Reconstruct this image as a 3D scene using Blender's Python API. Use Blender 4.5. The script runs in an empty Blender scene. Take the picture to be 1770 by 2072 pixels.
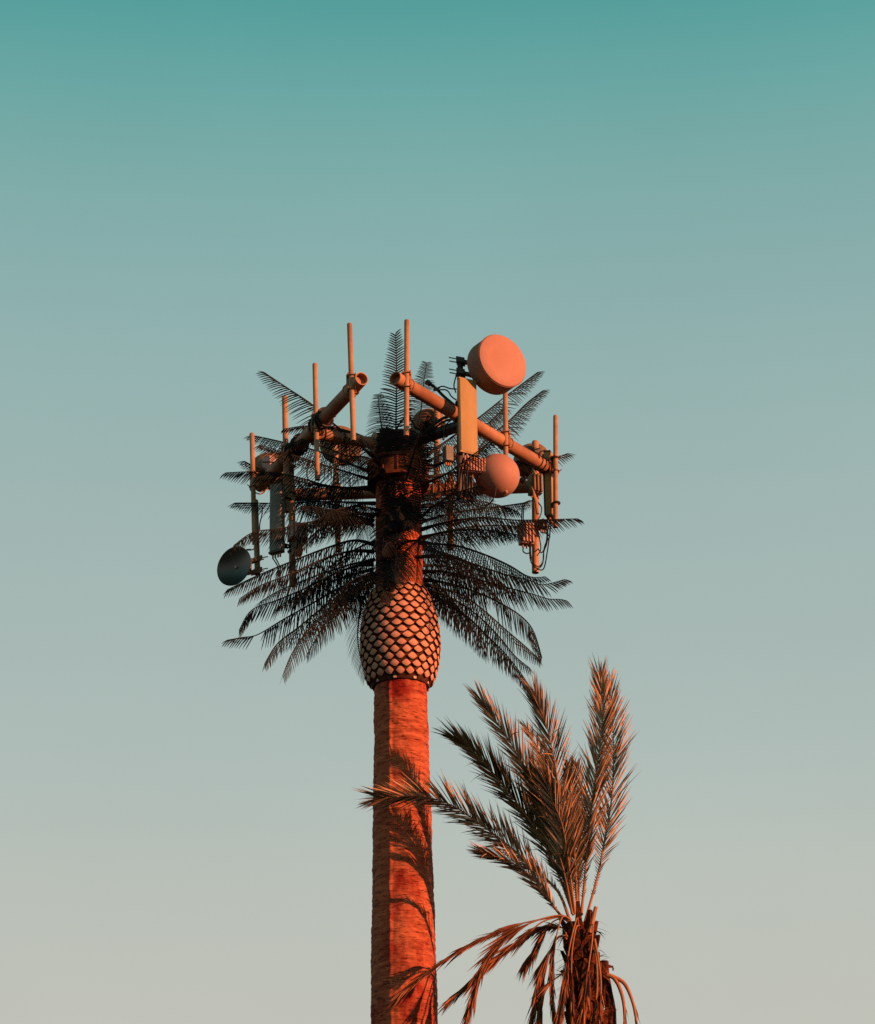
import bpy, math, random
from mathutils import Vector, Matrix, noise
V = Vector
R = math.radians
random.seed(11)
sc = bpy.context.scene
col = sc.collection

# ------------------------------------------------------------------ camera
PITCH, ROLL, FPX = 24.68, -1.0, 5906.0          # FPX: focal length in units of a 1770 px wide frame
CAM = V((0.0, -45.0, 1.6))
cd = bpy.data.cameras.new('camera'); cam = bpy.data.objects.new('camera', cd); col.objects.link(cam)
CR = Matrix.Rotation(R(90 + PITCH), 3, 'X') @ Matrix.Rotation(R(ROLL), 3, 'Z')
cam.location = CAM; cam.rotation_euler = CR.to_euler()
cd.sensor_fit = 'HORIZONTAL'; cd.sensor_width = 36.0; cd.lens = 36.0 * FPX / 1770.0
cd.clip_start = 0.1; cd.clip_end = 6000.0
sc.camera = cam
sc.render.resolution_x, sc.render.resolution_y = 875, 1024
sc.view_settings.view_transform = 'Standard'; sc.view_settings.look = 'None'
sc.view_settings.exposure = 0.5; sc.view_settings.gamma = 1.0

# ------------------------------------------------------------------ sky
SUN_AZ, SUN_EL = 60.0, 13.0                      # degrees round from behind the camera towards +x
sdir = V((math.sin(R(SUN_AZ)) * math.cos(R(SUN_EL)), -math.cos(R(SUN_AZ)) * math.cos(R(SUN_EL)), math.sin(R(SUN_EL))))
def lin(c):
    return tuple((x / 255 / 12.92 if x <= 10 else ((x / 255 + 0.055) / 1.055) ** 2.4) for x in c)
W = bpy.data.worlds.new('World'); sc.world = W; W.use_nodes = True
nt = W.node_tree; nt.nodes.clear()
out = nt.nodes.new('ShaderNodeOutputWorld'); bg = nt.nodes.new('ShaderNodeBackground')
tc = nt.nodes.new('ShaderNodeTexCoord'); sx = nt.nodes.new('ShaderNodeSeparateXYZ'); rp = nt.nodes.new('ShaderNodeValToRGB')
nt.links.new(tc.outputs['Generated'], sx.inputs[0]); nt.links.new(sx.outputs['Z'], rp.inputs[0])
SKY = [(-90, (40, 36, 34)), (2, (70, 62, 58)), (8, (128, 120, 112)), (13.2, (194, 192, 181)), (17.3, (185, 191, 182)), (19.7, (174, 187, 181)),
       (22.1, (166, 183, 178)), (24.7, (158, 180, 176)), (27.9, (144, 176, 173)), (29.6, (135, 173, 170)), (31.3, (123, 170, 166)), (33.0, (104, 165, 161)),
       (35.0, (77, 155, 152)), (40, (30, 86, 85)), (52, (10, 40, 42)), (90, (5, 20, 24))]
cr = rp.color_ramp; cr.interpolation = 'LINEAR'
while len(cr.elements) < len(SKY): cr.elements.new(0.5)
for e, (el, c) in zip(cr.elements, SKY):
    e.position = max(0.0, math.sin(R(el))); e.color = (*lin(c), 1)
nis = nt.nodes.new('ShaderNodeTexSky'); nis.sky_type = 'NISHITA'; nis.sun_disc = False
nis.sun_elevation = R(SUN_EL); nis.sun_rotation = R(180 - SUN_AZ)
mx = nt.nodes.new('ShaderNodeMix'); mx.data_type = 'RGBA'; mx.blend_type = 'ADD'; mx.inputs[0].default_value = 0.004
nt.links.new(rp.outputs[0], mx.inputs[6]); nt.links.new(nis.outputs[0], mx.inputs[7])
hz = nt.nodes.new('ShaderNodeTexNoise'); hz.inputs['Scale'].default_value = 9.0; hz.inputs['Detail'].default_value = 3.0; nt.links.new(tc.outputs['Generated'], hz.inputs['Vector'])
hr = nt.nodes.new('ShaderNodeMapRange'); hr.inputs[3].default_value = .955; hr.inputs[4].default_value = 1.045; nt.links.new(hz.outputs[0], hr.inputs[0])
hm = nt.nodes.new('ShaderNodeVectorMath'); hm.operation = 'SCALE'; nt.links.new(mx.outputs[2], hm.inputs[0]); nt.links.new(hr.outputs[0], hm.inputs['Scale'])
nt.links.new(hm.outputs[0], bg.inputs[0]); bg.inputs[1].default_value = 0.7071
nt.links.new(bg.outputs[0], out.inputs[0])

# ------------------------------------------------------------------ sun
ld = bpy.data.lights.new('sun', 'SUN'); ld.energy = 5.0; ld.angle = R(0.5); ld.color = (1.0, 0.295, 0.125)
sun = bpy.data.objects.new('sun', ld); col.objects.link(sun); sun.rotation_euler = sdir.to_track_quat('Z', 'Y').to_euler()
sun.location = (20, -20, 40)

# ------------------------------------------------------------------ photo pixel -> place
def ray(x, y):
    return (CR @ V(((x - 885) / FPX, -(y - 1036) / FPX, -1.0)))
def P(x, y, d=0.0):                              # the point seen at (x, y) that stands d metres nearer than the mast's axis
    r = ray(x, y); return CAM + r * ((45.0 - d) / r.y)
def PZ(x, y, z):
    r = ray(x, y); return CAM + r * ((z - CAM.z) / r.z)
def proj(p):
    q = CR.transposed() @ (p - CAM); return (885 + FPX * q.x / -q.z, 1036 - FPX * q.y / -q.z)
def zt(ox, oy, s):
    return lambda x, y: (ox + s * x, oy + s * y)
Z1 = zt(420.5, 625, .1926); Z2 = zt(738.6, 625, .2568); Z3 = zt(420.5, 909.1, .2331); Z4 = zt(795.5, 965.9, .2247)
Z7 = zt(852.3, 1335.2, .2568); Z8 = zt(852.3, 1674.4, .2568); ZA = zt(727.3, 840.9, .1284); ZB = zt(727.3, 1051.1, .1284)
ZC = zt(1022.7, 863.6, .1481); ZD = zt(511.4, 954.5, .1152); ZE = zt(1079.5, 1789.8, .13625); ZF = zt(852.3, 852.3, .0963)
AX = P(810.5, 1400).x                            # mast axis: x = AX, y = 0
def zat(y): return P(812, y).z
PXM = 118.0

# ------------------------------------------------------------------ mesh building
ORG = {}
class MB:
    def __init__(s): s.v = []; s.f = []; s.m = []
    def add(s, vs, fs, mi=0):
        b = len(s.v); s.v += [tuple(p) for p in vs]; s.f += [tuple(b + i for i in f) for f in fs]; s.m += [mi] * len(fs)
    def tube(s, pts, rad, n=8, mi=0, caps=True):
        pts = [V(p) for p in pts]; k = len(pts)
        if not isinstance(rad, (list, tuple)): rad = [rad] * k
        t0 = (pts[1] - pts[0]).normalized(); u = t0.orthogonal().normalized(); vs = []; fs = []
        for i, p in enumerate(pts):
            t = (pts[min(i + 1, k - 1)] - pts[max(i - 1, 0)]).normalized()
            u = (u - t * u.dot(t)); u = u.normalized() if u.length > 1e-6 else t.orthogonal().normalized()
            w = t.cross(u)
            for j in range(n):
                a = 2 * math.pi * j / n; vs.append(p + (u * math.cos(a) + w * math.sin(a)) * rad[i])
        for i in range(k - 1):
            for j in range(n):
                j2 = (j + 1) % n; fs.append((i * n + j, i * n + j2, (i + 1) * n + j2, (i + 1) * n + j))
        if caps: fs += [tuple(range(n - 1, -1, -1)), tuple((k - 1) * n + j for j in range(n))]
        s.add(vs, fs, mi)
    def lathe(s, c, axis, prof, n=40, mi=0, caps=True):     # prof: (height along axis, radius)
        c = V(c); w = V(axis).normalized(); u = w.orthogonal().normalized() if abs(w.z) > .99 else w.cross(V((0, 0, 1))).normalized(); x = w.cross(u)
        vs = []; fs = []
        for h, r in prof:
            for j in range(n):
                a = 2 * math.pi * j / n; vs.append(c + w * h + (u * math.cos(a) + x * math.sin(a)) * max(r, 1e-4))
        for i in range(len(prof) - 1):
            for j in range(n):
                j2 = (j + 1) % n; fs.append((i * n + j, i * n + j2, (i + 1) * n + j2, (i + 1) * n + j))
        if caps: fs += [tuple(range(n - 1, -1, -1)), tuple((len(prof) - 1) * n + j for j in range(n))]
        s.add(vs, fs, mi)
    def torus(s, c, axis, r, t, n=24, m=6, mi=0):
        w = V(axis).normalized(); u = w.orthogonal().normalized(); x = w.cross(u); c = V(c); vs = []; fs = []
        for i in range(n):
            a = 2 * math.pi * i / n; d = u * math.cos(a) + x * math.sin(a)
            for j in range(m):
                b = 2 * math.pi * j / m; vs.append(c + d * (r + t * math.cos(b)) + w * t * math.sin(b))
        for i in range(n):
            for j in range(m):
                i2 = (i + 1) % n; j2 = (j + 1) % m; fs.append((i * m + j, i2 * m + j, i2 * m + j2, i * m + j2))
        s.add(vs, fs, mi)
    def box(s, c, ax, ay, az, h, mi=0, ch=0.12):           # chamfered along its az edges
        c = V(c); a = V(ax).normalized() * h[0]; b = V(ay).normalized() * h[1]; z = V(az).normalized() * h[2]
        e = ch * min(h[0], h[1]); ea = e / h[0]; eb = e / h[1]
        o = [(1, -1 + eb), (1, 1 - eb), (1 - ea, 1), (-1 + ea, 1), (-1, 1 - eb), (-1, -1 + eb), (-1 + ea, -1), (1 - ea, -1)]
        vs = [c + a * p + b * q - z for p, q in o] + [c + a * p + b * q + z for p, q in o]
        fs = [(i, (i + 1) % 8, 8 + (i + 1) % 8, 8 + i) for i in range(8)] + [tuple(range(7, -1, -1)), tuple(range(8, 16))]
        s.add(vs, fs, mi)
    def build(s, name, mats, parent=None, smooth=True, angle=38):
        if not isinstance(mats, (list, tuple)): mats = [mats]
        org = ORG[parent.name] if parent else V(s.v[0]) * 0
        me = bpy.data.meshes.new(name); me.from_pydata([(p[0] - org.x, p[1] - org.y, p[2] - org.z) for p in s.v], [], s.f)
        for m in mats: me.materials.append(m)
        me.polygons.foreach_set('material_index', s.m)
        if smooth:
            me.polygons.foreach_set('use_smooth', [True] * len(me.polygons)); me.set_sharp_from_angle(angle=R(angle))
        me.update()
        o = bpy.data.objects.new(name, me); col.objects.link(o)
        if parent: o.parent = parent
        ORG[o.name] = org
        return o
def thing(name, loc, label, cat, group=None):
    o = bpy.data.objects.new(name, None); o.empty_display_size = .2; col.objects.link(o); o.location = loc
    o['label'] = label; o['category'] = cat
    if group: o['group'] = group
    ORG[o.name] = V(loc); return o
def spline(pts, n):                              # Catmull-Rom through pts, evenly resampled
    pts = [V(p) for p in pts]; q = [pts[0] * 2 - pts[1]] + pts + [pts[-1] * 2 - pts[-2]]; raw = []
    for i in range(1, len(q) - 2):
        a, b, c, d = q[i - 1:i + 3]
        for k in range(12):
            t = k / 12; raw.append(.5 * ((2 * b) + (c - a) * t + (2 * a - 5 * b + 4 * c - d) * t * t + (3 * b - a - 3 * c + d) * t ** 3))
    raw.append(pts[-1]); L = [0]
    for i in range(1, len(raw)): L.append(L[-1] + (raw[i] - raw[i - 1]).length)
    o = []; j = 0
    for i in range(n):
        t = L[-1] * i / (n - 1)
        while j < len(raw) - 2 and L[j + 1] < t: j += 1
        o.append(raw[j].lerp(raw[j + 1], min(1, max(0, (t - L[j]) / max(1e-9, L[j + 1] - L[j])))))
    return o

# ------------------------------------------------------------------ materials
KA = (.68, .82, .92)
def mat(name, c1, c2=None, scale=6.0, stretch=(1, 1, 1), rough=.6, bump=0.0, bscale=None, c3=None, spec=.3, metal=0, lo=.35, hi=.65, dist=.02, island=False, trans=0.0, detail=6):
    c1, c2, c3 = (c and tuple(k * x for k, x in zip(KA, c)) for c in (c1, c2, c3))
    m = bpy.data.materials.new(name); m.use_nodes = True; n = m.node_tree; L = n.links.new
    b = n.nodes['Principled BSDF']; b.inputs['Roughness'].default_value = rough; b.inputs['Specular IOR Level'].default_value = spec; b.inputs['Metallic'].default_value = metal
    t = n.nodes.new('ShaderNodeTexCoord'); mp = n.nodes.new('ShaderNodeMapping'); mp.inputs['Scale'].default_value = stretch
    L(t.outputs['Object'], mp.inputs[0])
    nz = n.nodes.new('ShaderNodeTexNoise'); nz.inputs['Scale'].default_value = scale; nz.inputs['Detail'].default_value = detail; nz.inputs['Roughness'].default_value = .62
    L(mp.outputs[0], nz.inputs['Vector'])
    r = n.nodes.new('ShaderNodeValToRGB'); r.color_ramp.elements[0].position = lo; r.color_ramp.elements[1].position = hi
    r.color_ramp.elements[0].color = (*c1, 1); r.color_ramp.elements[1].color = (*(c2 or c1), 1)
    if island:
        g = n.nodes.new('ShaderNodeNewGeometry'); r.color_ramp.elements[0].position = lo; r.color_ramp.elements[1].position = hi; L(g.outputs['Random Per Island'], r.inputs[0])
    else: L(nz.outputs[0], r.inputs[0])
    src = r.outputs[0]
    if c3:
        n2 = n.nodes.new('ShaderNodeTexNoise'); n2.inputs['Scale'].default_value = scale * .23; n2.inputs['Detail'].default_value = 4; L(mp.outputs[0], n2.inputs['Vector'])
        r2 = n.nodes.new('ShaderNodeValToRGB'); r2.color_ramp.elements[0].position = .5; r2.color_ramp.elements[1].position = .68; L(n2.outputs[0], r2.inputs[0])
        mm = n.nodes.new('ShaderNodeMix'); mm.data_type = 'RGBA'; L(r2.outputs[0], mm.inputs[0]); L(src, mm.inputs[6]); mm.inputs[7].default_value = (*c3, 1); src = mm.outputs[2]
    L(src, b.inputs['Base Color'])
    if bump:
        nb = n.nodes.new('ShaderNodeTexNoise'); nb.inputs['Scale'].default_value = bscale or scale * 2; nb.inputs['Detail'].default_value = 6; L(mp.outputs[0], nb.inputs['Vector'])
        bp = n.nodes.new('ShaderNodeBump'); bp.inputs['Strength'].default_value = bump; bp.inputs['Distance'].default_value = dist
        L(nb.outputs[0], bp.inputs['Height']); L(bp.outputs[0], b.inputs['Normal'])
    if trans:
        tr = n.nodes.new('ShaderNodeBsdfTranslucent'); ms = n.nodes.new('ShaderNodeMixShader'); ms.inputs[0].default_value = trans
        L(src, tr.inputs[0]); L(b.outputs[0], ms.inputs[1]); L(tr.outputs[0], ms.inputs[2]); L(ms.outputs[0], n.nodes['Material Output'].inputs[0])
    return m
def bark_mat():
    m = bpy.data.materials.new('mast bark'); m.use_nodes = True; n = m.node_tree; L = n.links.new; N = n.nodes.new
    b = n.nodes['Principled BSDF']; b.inputs['Roughness'].default_value = .75; b.inputs['Specular IOR Level'].default_value = .15
    t = N('ShaderNodeTexCoord')
    def nz(sc_, st, det=6, rgh=.6):
        mp = N('ShaderNodeMapping'); mp.inputs['Scale'].default_value = st; mp.inputs['Rotation'].default_value = (R(-5), R(9), 0); L(t.outputs['Object'], mp.inputs[0])
        x = N('ShaderNodeTexNoise'); x.inputs['Scale'].default_value = sc_; x.inputs['Detail'].default_value = det; x.inputs['Roughness'].default_value = rgh; L(mp.outputs[0], x.inputs['Vector']); return x.outputs[0]
    def ramp(src, a, c, b_, d):
        r = N('ShaderNodeValToRGB'); r.color_ramp.elements[0].position = a; r.color_ramp.elements[0].color = (*c, 1); r.color_ramp.elements[1].position = b_; r.color_ramp.elements[1].color = (*d, 1); L(src, r.inputs[0]); return r.outputs[0]
    def mix(f, a, c, bt='MIX', fac=None):
        x = N('ShaderNodeMix'); x.data_type = 'RGBA'; x.blend_type = bt
        if fac is not None: x.inputs[0].default_value = fac
        else: L(f, x.inputs[0])
        L(a, x.inputs[6])
        if isinstance(c, tuple): x.inputs[7].default_value = (*c, 1)
        else: L(c, x.inputs[7])
        return x.outputs[2]
    streak = nz(2.2, (1, 1, 7), 8, .72); fine = nz(6.5, (1, 1, 6), 6, .66); big = nz(1.5, (1, 1, .55), 5, .6); mid = nz(4.5, (1, 1, .8), 5, .6)
    base = ramp(streak, .36, (.27, .058, .026), .62, (.60, .190, .088))
    stain = ramp(big, .53, (0, 0, 0), .64, (1, 1, 1))
    c = mix(stain, base, (.25, .022, .014))
    c = mix(ramp(mid, .55, (0, 0, 0), .75, (.55, .55, .55)), c, (.60, .235, .125))
    scr = ramp(fine, .37, (.10, .06, .05), .46, (1, 1, 1))
    c = mix(None, c, scr, 'MULTIPLY', .9)
    L(c, b.inputs['Base Color'])
    ad = N('ShaderNodeMath'); ad.operation = 'MULTIPLY_ADD'; L(fine, ad.inputs[0]); ad.inputs[1].default_value = .7; L(streak, ad.inputs[2])
    bp = N('ShaderNodeBump'); bp.inputs['Strength'].default_value = .8; bp.inputs['Distance'].default_value = .03; L(ad.outputs[0], bp.inputs['Height']); L(bp.outputs[0], b.inputs['Normal'])
    return m
M_bark = bark_mat()
M_tile = mat('bulb boot ends', (.72, .34, .20), (.92, .47, .30), 9, rough=.7, bump=.35, bscale=40, spec=.15, dist=.008)
M_groove = mat('bulb grooves', (.05, .021, .014), (.15, .055, .03), 14, rough=.85, bump=.4, spec=.08)
M_frond = mat('plastic frond', (.010, .017, .017), (.027, .023, .019), island=True, lo=.2, hi=.95, rough=.62, spec=.14)
M_stalk = mat('frond stalk', (.014, .014, .011), (.045, .028, .016), 8, rough=.65, spec=.15)
M_pipe = mat('painted steel pipe', (.48, .265, .125), (.66, .375, .19), 5, rough=.55, bump=.12, bscale=60, c3=(.40, .19, .085), dist=.004)
M_frame = mat('painted frame pipe', (.50, .245, .125), (.68, .34, .18), 4, rough=.55, bump=.12, bscale=50, c3=(.36, .15, .07), dist=.004)
M_dark = mat('dark galvanised steel', (.035, .028, .02), (.09, .06, .036), 9, rough=.5, spec=.4, bump=.2, bscale=40, dist=.004)
M_dish = mat('painted radome', (.62, .31, .22), (.67, .35, .25), 5, rough=.6, spec=.2, c3=(.58, .275, .185), bump=.06, bscale=60, dist=.004)
M_shroud = mat('painted shroud', (.36, .19, .12), (.46, .25, .16), 5, rough=.6, spec=.2, c3=(.28, .14, .085))
M_backs = mat('weathered dish back', (.26, .16, .085), (.46, .28, .15), 6, rough=.6, bump=.15, c3=(.2, .11, .055))
M_hub = mat('pale cap', (.78, .50, .42), (.82, .55, .47), 6, rough=.6)
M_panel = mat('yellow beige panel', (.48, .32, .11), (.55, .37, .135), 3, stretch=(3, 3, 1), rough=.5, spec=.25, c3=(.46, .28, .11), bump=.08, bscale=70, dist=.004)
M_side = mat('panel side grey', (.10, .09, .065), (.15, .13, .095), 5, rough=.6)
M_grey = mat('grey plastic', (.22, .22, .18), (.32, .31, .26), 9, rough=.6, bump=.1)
M_pink = mat('pale equipment box', (.66, .36, .28), (.74, .44, .35), 7, rough=.55)
M_cable = mat('black cable', (.012, .012, .012), (.02, .018, .016), 10, rough=.5, spec=.3)
M_hose = mat('tan conduit', (.55, .33, .16), (.66, .40, .2), 10, rough=.6)
M_leaf = mat('palm leaflet', (.05, .046, .022), (.88, .50, .26), island=True, lo=.1, hi=.8, rough=.5, spec=.3, trans=.10)
M_leafg = mat('greener palm leaflet', (.020, .022, .010), (.34, .20, .06), island=True, lo=.15, hi=1.0, rough=.5, spec=.25, trans=.15)
M_petiole = mat('palm leaf stalk', (.36, .15, .06), (.58, .26, .11), 9, stretch=(1, 1, .3), rough=.6)
M_dead = mat('dead palm leaflet', (.10, .03, .014), (.60, .225, .095), island=True, lo=.0, hi=1.0, rough=.65, spec=.15, trans=.12)
M_boot = mat('palm trunk fibre', (.035, .014, .008), (.30, .085, .035), 9, stretch=(1, 1, 1.6), rough=.85, bump=.9, bscale=22, c3=(.02, .012, .01), spec=.05, dist=.05, detail=9)
M_ground = mat('dry scrubby earth', (.035, .026, .018), (.065, .045, .03), 1.5, rough=.9, bump=.5)

# ------------------------------------------------------------------ ground
g = MB(); gn = 48
gv = [(0, 0, 0)]; gf = []
rings = [6, 20, 60, 200, 700, 2500, 5000]
for rr in rings:
    for j in range(gn):
        a = 2 * math.pi * j / gn; gv.append((rr * math.cos(a), rr * math.sin(a), 0))
for j in range(gn): gf.append((0, 1 + j, 1 + (j + 1) % gn))
for i in range(len(rings) - 1):
    for j in range(gn):
        a = 1 + i * gn; gf.append((a + j, a + gn + j, a + gn + (j + 1) % gn, a + (j + 1) % gn))
g.add(gv, gf); go = g.build('ground', M_ground); go['kind'] = 'structure'

# ------------------------------------------------------------------ the disguised mast
mast = thing('phone_mast', (AX, 0, 0), 'tall phone mast disguised as a palm with dark plastic fronds over a pineapple bulb', 'phone mast')
def mpx(y, w): return w / FPX * ((P(812, y) - CAM).dot(CR @ V((0, 0, -1))))     # px -> m on the axis at image row y
prof = [(0, .60)]
for y, w in ((2240, 70), (2072, 67.6), (1900, 64.6), (1750, 61.2), (1600, 57.3), (1500, 55.3), (1400, 53.6), (1330, 52)):
    prof.append((zat(y), mpx(y, w)))
def rad(z):
    for (a, ra), (b, rb) in zip(prof, prof[1:]):
        if a <= z <= b: return ra + (rb - ra) * (z - a) / (b - a)
    return prof[-1][1]
t = MB(); zs = [0, 2, 4, 6, 8]; z = zat(2240); ztop = zat(1335)
while z < ztop: zs.append(z); z += .022
zs.append(ztop); nT = 168; vs = []; fs = []
TSEAM = math.atan2(-math.cos(R(-23)), math.sin(R(-23)))
for zi in zs:
    r0 = rad(zi)
    for j in range(nT):
        a = 2 * math.pi * j / nT; ca, sa = math.cos(a), math.sin(a)
        k = noise.noise((ca * 1.3, sa * 1.3, zi * 3.1)) * .016 + noise.noise((ca * 3 + 7, sa * 3, zi * 14 + ca * 2)) * .010 + noise.noise((ca * 7, sa * 7 + 3, zi * 22 + sa * 3)) * .009
        da = (a - TSEAM + math.pi) % (2 * math.pi) - math.pi
        k += (.022 + .030 * noise.noise((3.3, 1.1, zi * 3.1))) * math.exp(-((da + .035 * noise.noise((9, 2, zi * 1.7)) + .03 * noise.noise((4, 7, zi * 7.0))) / .055) ** 2)
        vs.append((AX + ca * (r0 + k), sa * (r0 + k), zi))
for i in range(len(zs) - 1):
    for j in range(nT):
        j2 = (j + 1) % nT; fs.append((i * nT + j, i * nT + j2, (i + 1) * nT + j2, (i + 1) * nT + j))
t.add(vs, fs); t.build('trunk', M_bark, mast, angle=180)
# metal collar under the bulb
c_ = MB(); zc = zat(1384); rc = rad(zat(1384))
c_.lathe((AX, 0, zc - .02), (0, 0, 1), [(-.03, rc + .006), (-.03, rc + .022), (.03, rc + .022), (.03, rc + .006)], 64, caps=False)
for k in range(9):
    a = 2 * math.pi * k / 9 + .35; c_.box((AX + (rc + .035) * math.cos(a), (rc + .035) * math.sin(a), zc - .03), (-math.sin(a), math.cos(a), 0), (0, 0, 1), (math.cos(a), math.sin(a), 0), (.025, .04, .02))
c_.build('collar', M_hub, mast)
# upper mast inside the crown
u_ = MB(); ru = .40; uz = [(zat(1215), .40), (zat(1100), .395), (zat(1000), .385), (zat(905), .38)]
u_.lathe((AX, 0, 0), (0, 0, 1), uz, 48); u_.build('upper_trunk', M_bark, mast)
k_ = MB()
for (y0, y1, rr) in ((982, 940, .53), (912, 892, .46)):
    z0, z1 = zat(y0), zat(y1)
    k_.lathe((AX, 0, 0), (0, 0, 1), [(z0, .40), (z0, rr), (z0 + .05, rr), (z0 + .06, rr - .03), (z1 - .06, rr - .03), (z1 - .05, rr), (z1, rr), (z1, .39)], 48, caps=False)
    for q in range(12):
        a = 2 * math.pi * q / 12; k_.box((AX + (rr - .03) * math.cos(a), (rr - .03) * math.sin(a), (z0 + z1) / 2), (-math.sin(a), math.cos(a), 0), (math.cos(a), math.sin(a), 0), (0, 0, 1), (.015, .025, (z1 - z0) / 2 - .01))
k_.build('ring_mount', mat('shade-mottled ring mount', (.10, .035, .018), (.34, .10, .045), 7, rough=.7, spec=.1, c3=(.03, .018, .012)), mast)  # dark and red mottle paints frond shadow and sunlit gaps into the colour
# the pineapple bulb
BP = [(1190, 44), (1199, 57), (1219, 66), (1235, 71.5), (1260, 77.5), (1284, 80), (1317, 80.5), (1350, 76), (1375, 69.5), (1390, 62)]
bz = [(zat(y), mpx(y, w - 3.5)) for y, w in BP][::-1]
def brad(z):
    pts = bz
    for i in range(len(pts) - 1):
        if pts[i][0] <= z <= pts[i + 1][0]:
            a, b = pts[i], pts[i + 1]; tt = (z - a[0]) / (b[0] - a[0])
            m0 = (pts[i + 1][1] - pts[i - 1][1]) / (pts[i + 1][0] - pts[i - 1][0]) if i > 0 else (b[1] - a[1]) / (b[0] - a[0])
            m1 = (pts[i + 2][1] - pts[i][1]) / (pts[i + 2][0] - pts[i][0]) if i < len(pts) - 2 else (b[1] - a[1]) / (b[0] - a[0])
            h = b[0] - a[0]; t2 = tt * tt; t3 = t2 * tt
            return (2 * t3 - 3 * t2 + 1) * a[1] + (t3 - 2 * t2 + tt) * h * m0 + (-2 * t3 + 3 * t2) * b[1] + (t3 - t2) * h * m1
    return bz[0][1] if z < bz[0][0] else bz[-1][1]
b_ = MB(); zb0, zb1 = bz[0][0], bz[-1][0]
pr = [(zb0 + .01, rc + .03), (zb0 - .02, bz[0][1] - .05), (zb0 - .02, bz[0][1] - .01)] + [(zb0 + (zb1 - zb0) * i / 40, brad(zb0 + (zb1 - zb0) * i / 40)) for i in range(41)] + [(zb1 + .01, .3)]
b_.lathe((AX, 0, 0), (0, 0, 1), pr, 96, mi=1, caps=False)
NC = 20; row = (zat(1200) - zat(1382)) / 14.0
for j in range(15):
    zc_ = zat(1384) + row * (j + .35)
    for i in range(NC):
        rj = random.Random(j * 100 + i); a0 = 2 * math.pi * (i + .5 * (j % 2)) / NC + rj.uniform(-.012, .012) + j * .012; zo = zc_ + rj.uniform(-.008, .008)
        hw = .425 * 2 * math.pi / NC * rj.uniform(.93, 1.05); hh = row * .53 * rj.uniform(.93, 1.06); prot = .032 * rj.uniform(.7, 1.2); tilt = rj.uniform(-.004, .012)
        n = 18; top = []; base = []
        for q in range(n):
            th = 2 * math.pi * q / n; s_, c2 = math.sin(th), math.cos(th)
            ss = c2; vv = (1.12 * (1 - abs(c2) ** 1.25) if s_ > 0 else -.92 * (1 - abs(c2) ** 1.9))
            for lst, k, pp in ((top, 1.0, prot + tilt * -vv), (base, 1.05, -.01)):
                zz = zo + vv * hh * k; rr = brad(min(max(zz, zb0), zb1)) + pp; aa = a0 + ss * hw * k; lst.append((AX + rr * math.cos(aa), rr * math.sin(aa), zz))
        inner = []
        for q in range(n):
            px_, py_, pz_ = top[q]; cx, cy, cz = AX + (brad(min(max(zo, zb0), zb1)) + prot) * math.cos(a0), (brad(min(max(zo, zb0), zb1)) + prot) * math.sin(a0), zo
            inner.append((px_ * .82 + cx * .18 + math.cos(a0) * .006, py_ * .82 + cy * .18 + math.sin(a0) * .006, pz_ * .82 + cz * .18))
        b_.add(top + base, [(q, n + q, n + (q + 1) % n, (q + 1) % n)[::-1] for q in range(n)], 1)
        b_.add(inner + top, [tuple(range(n))] + [(q, n + q, n + (q + 1) % n, (q + 1) % n) for q in range(n)], 0)
b_.build('bulb', [M_tile, M_groove], mast, angle=50)

# ------------------------------------------------------------------ head frame: three pipes, three arms
ZC_ = zat(905)
def frame_pipe(a, b, rr=.115):
    p, q = PZ(*a, ZC_), PZ(*b, ZC_); f = MB(); ax = (q - p); L_ = ax.length; ax.normalize()
    prf = [(.10, rr - .018), (0, rr - .018), (0, rr), (L_, rr), (L_, rr - .018), (L_ - .10, rr - .018)]
    f.lathe(p, ax, prf, 28); o = f.build('mount_pipe', M_frame, mast)
    return p, q, o
pL = frame_pipe((732, 766), (526, 984)); pR = frame_pipe((799, 765), (1110, 949)); pB = frame_pipe((560, 1003), (1094, 984))
def on_pipe(pp, x):
    best = min((abs(proj(pp[0].lerp(pp[1], i / 300))[0] - x), i) for i in range(301))[1]; return pp[0].lerp(pp[1], best / 300)
for pp, x, y0 in ((pL, 628, 0), (pR, 950, 0), (pB, 806, 0)):
    a = MB(); e = on_pipe(pp, x); s0 = V((AX, 0, ZC_)); d = (e - s0); d.z = 0; d.normalize()
    a.tube([s0 + d * .3, e], .10, 20); a.lathe(s0 + d * .42, d, [(0, .19), (.04, .19)], 24)
    a.box(e - d * .10, d.cross(V((0, 0, 1))), d, (0, 0, 1), (.15, .03, .15))
    a.build('support_arm', M_dark if pp is not pL else M_frame, mast)
    for q_ in (1.0, 1.35): w = MB(); w.torus(s0 + d * q_, d, .105, .012, 20, 6); w.build('cable_tie', M_cable, mast)
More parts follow.
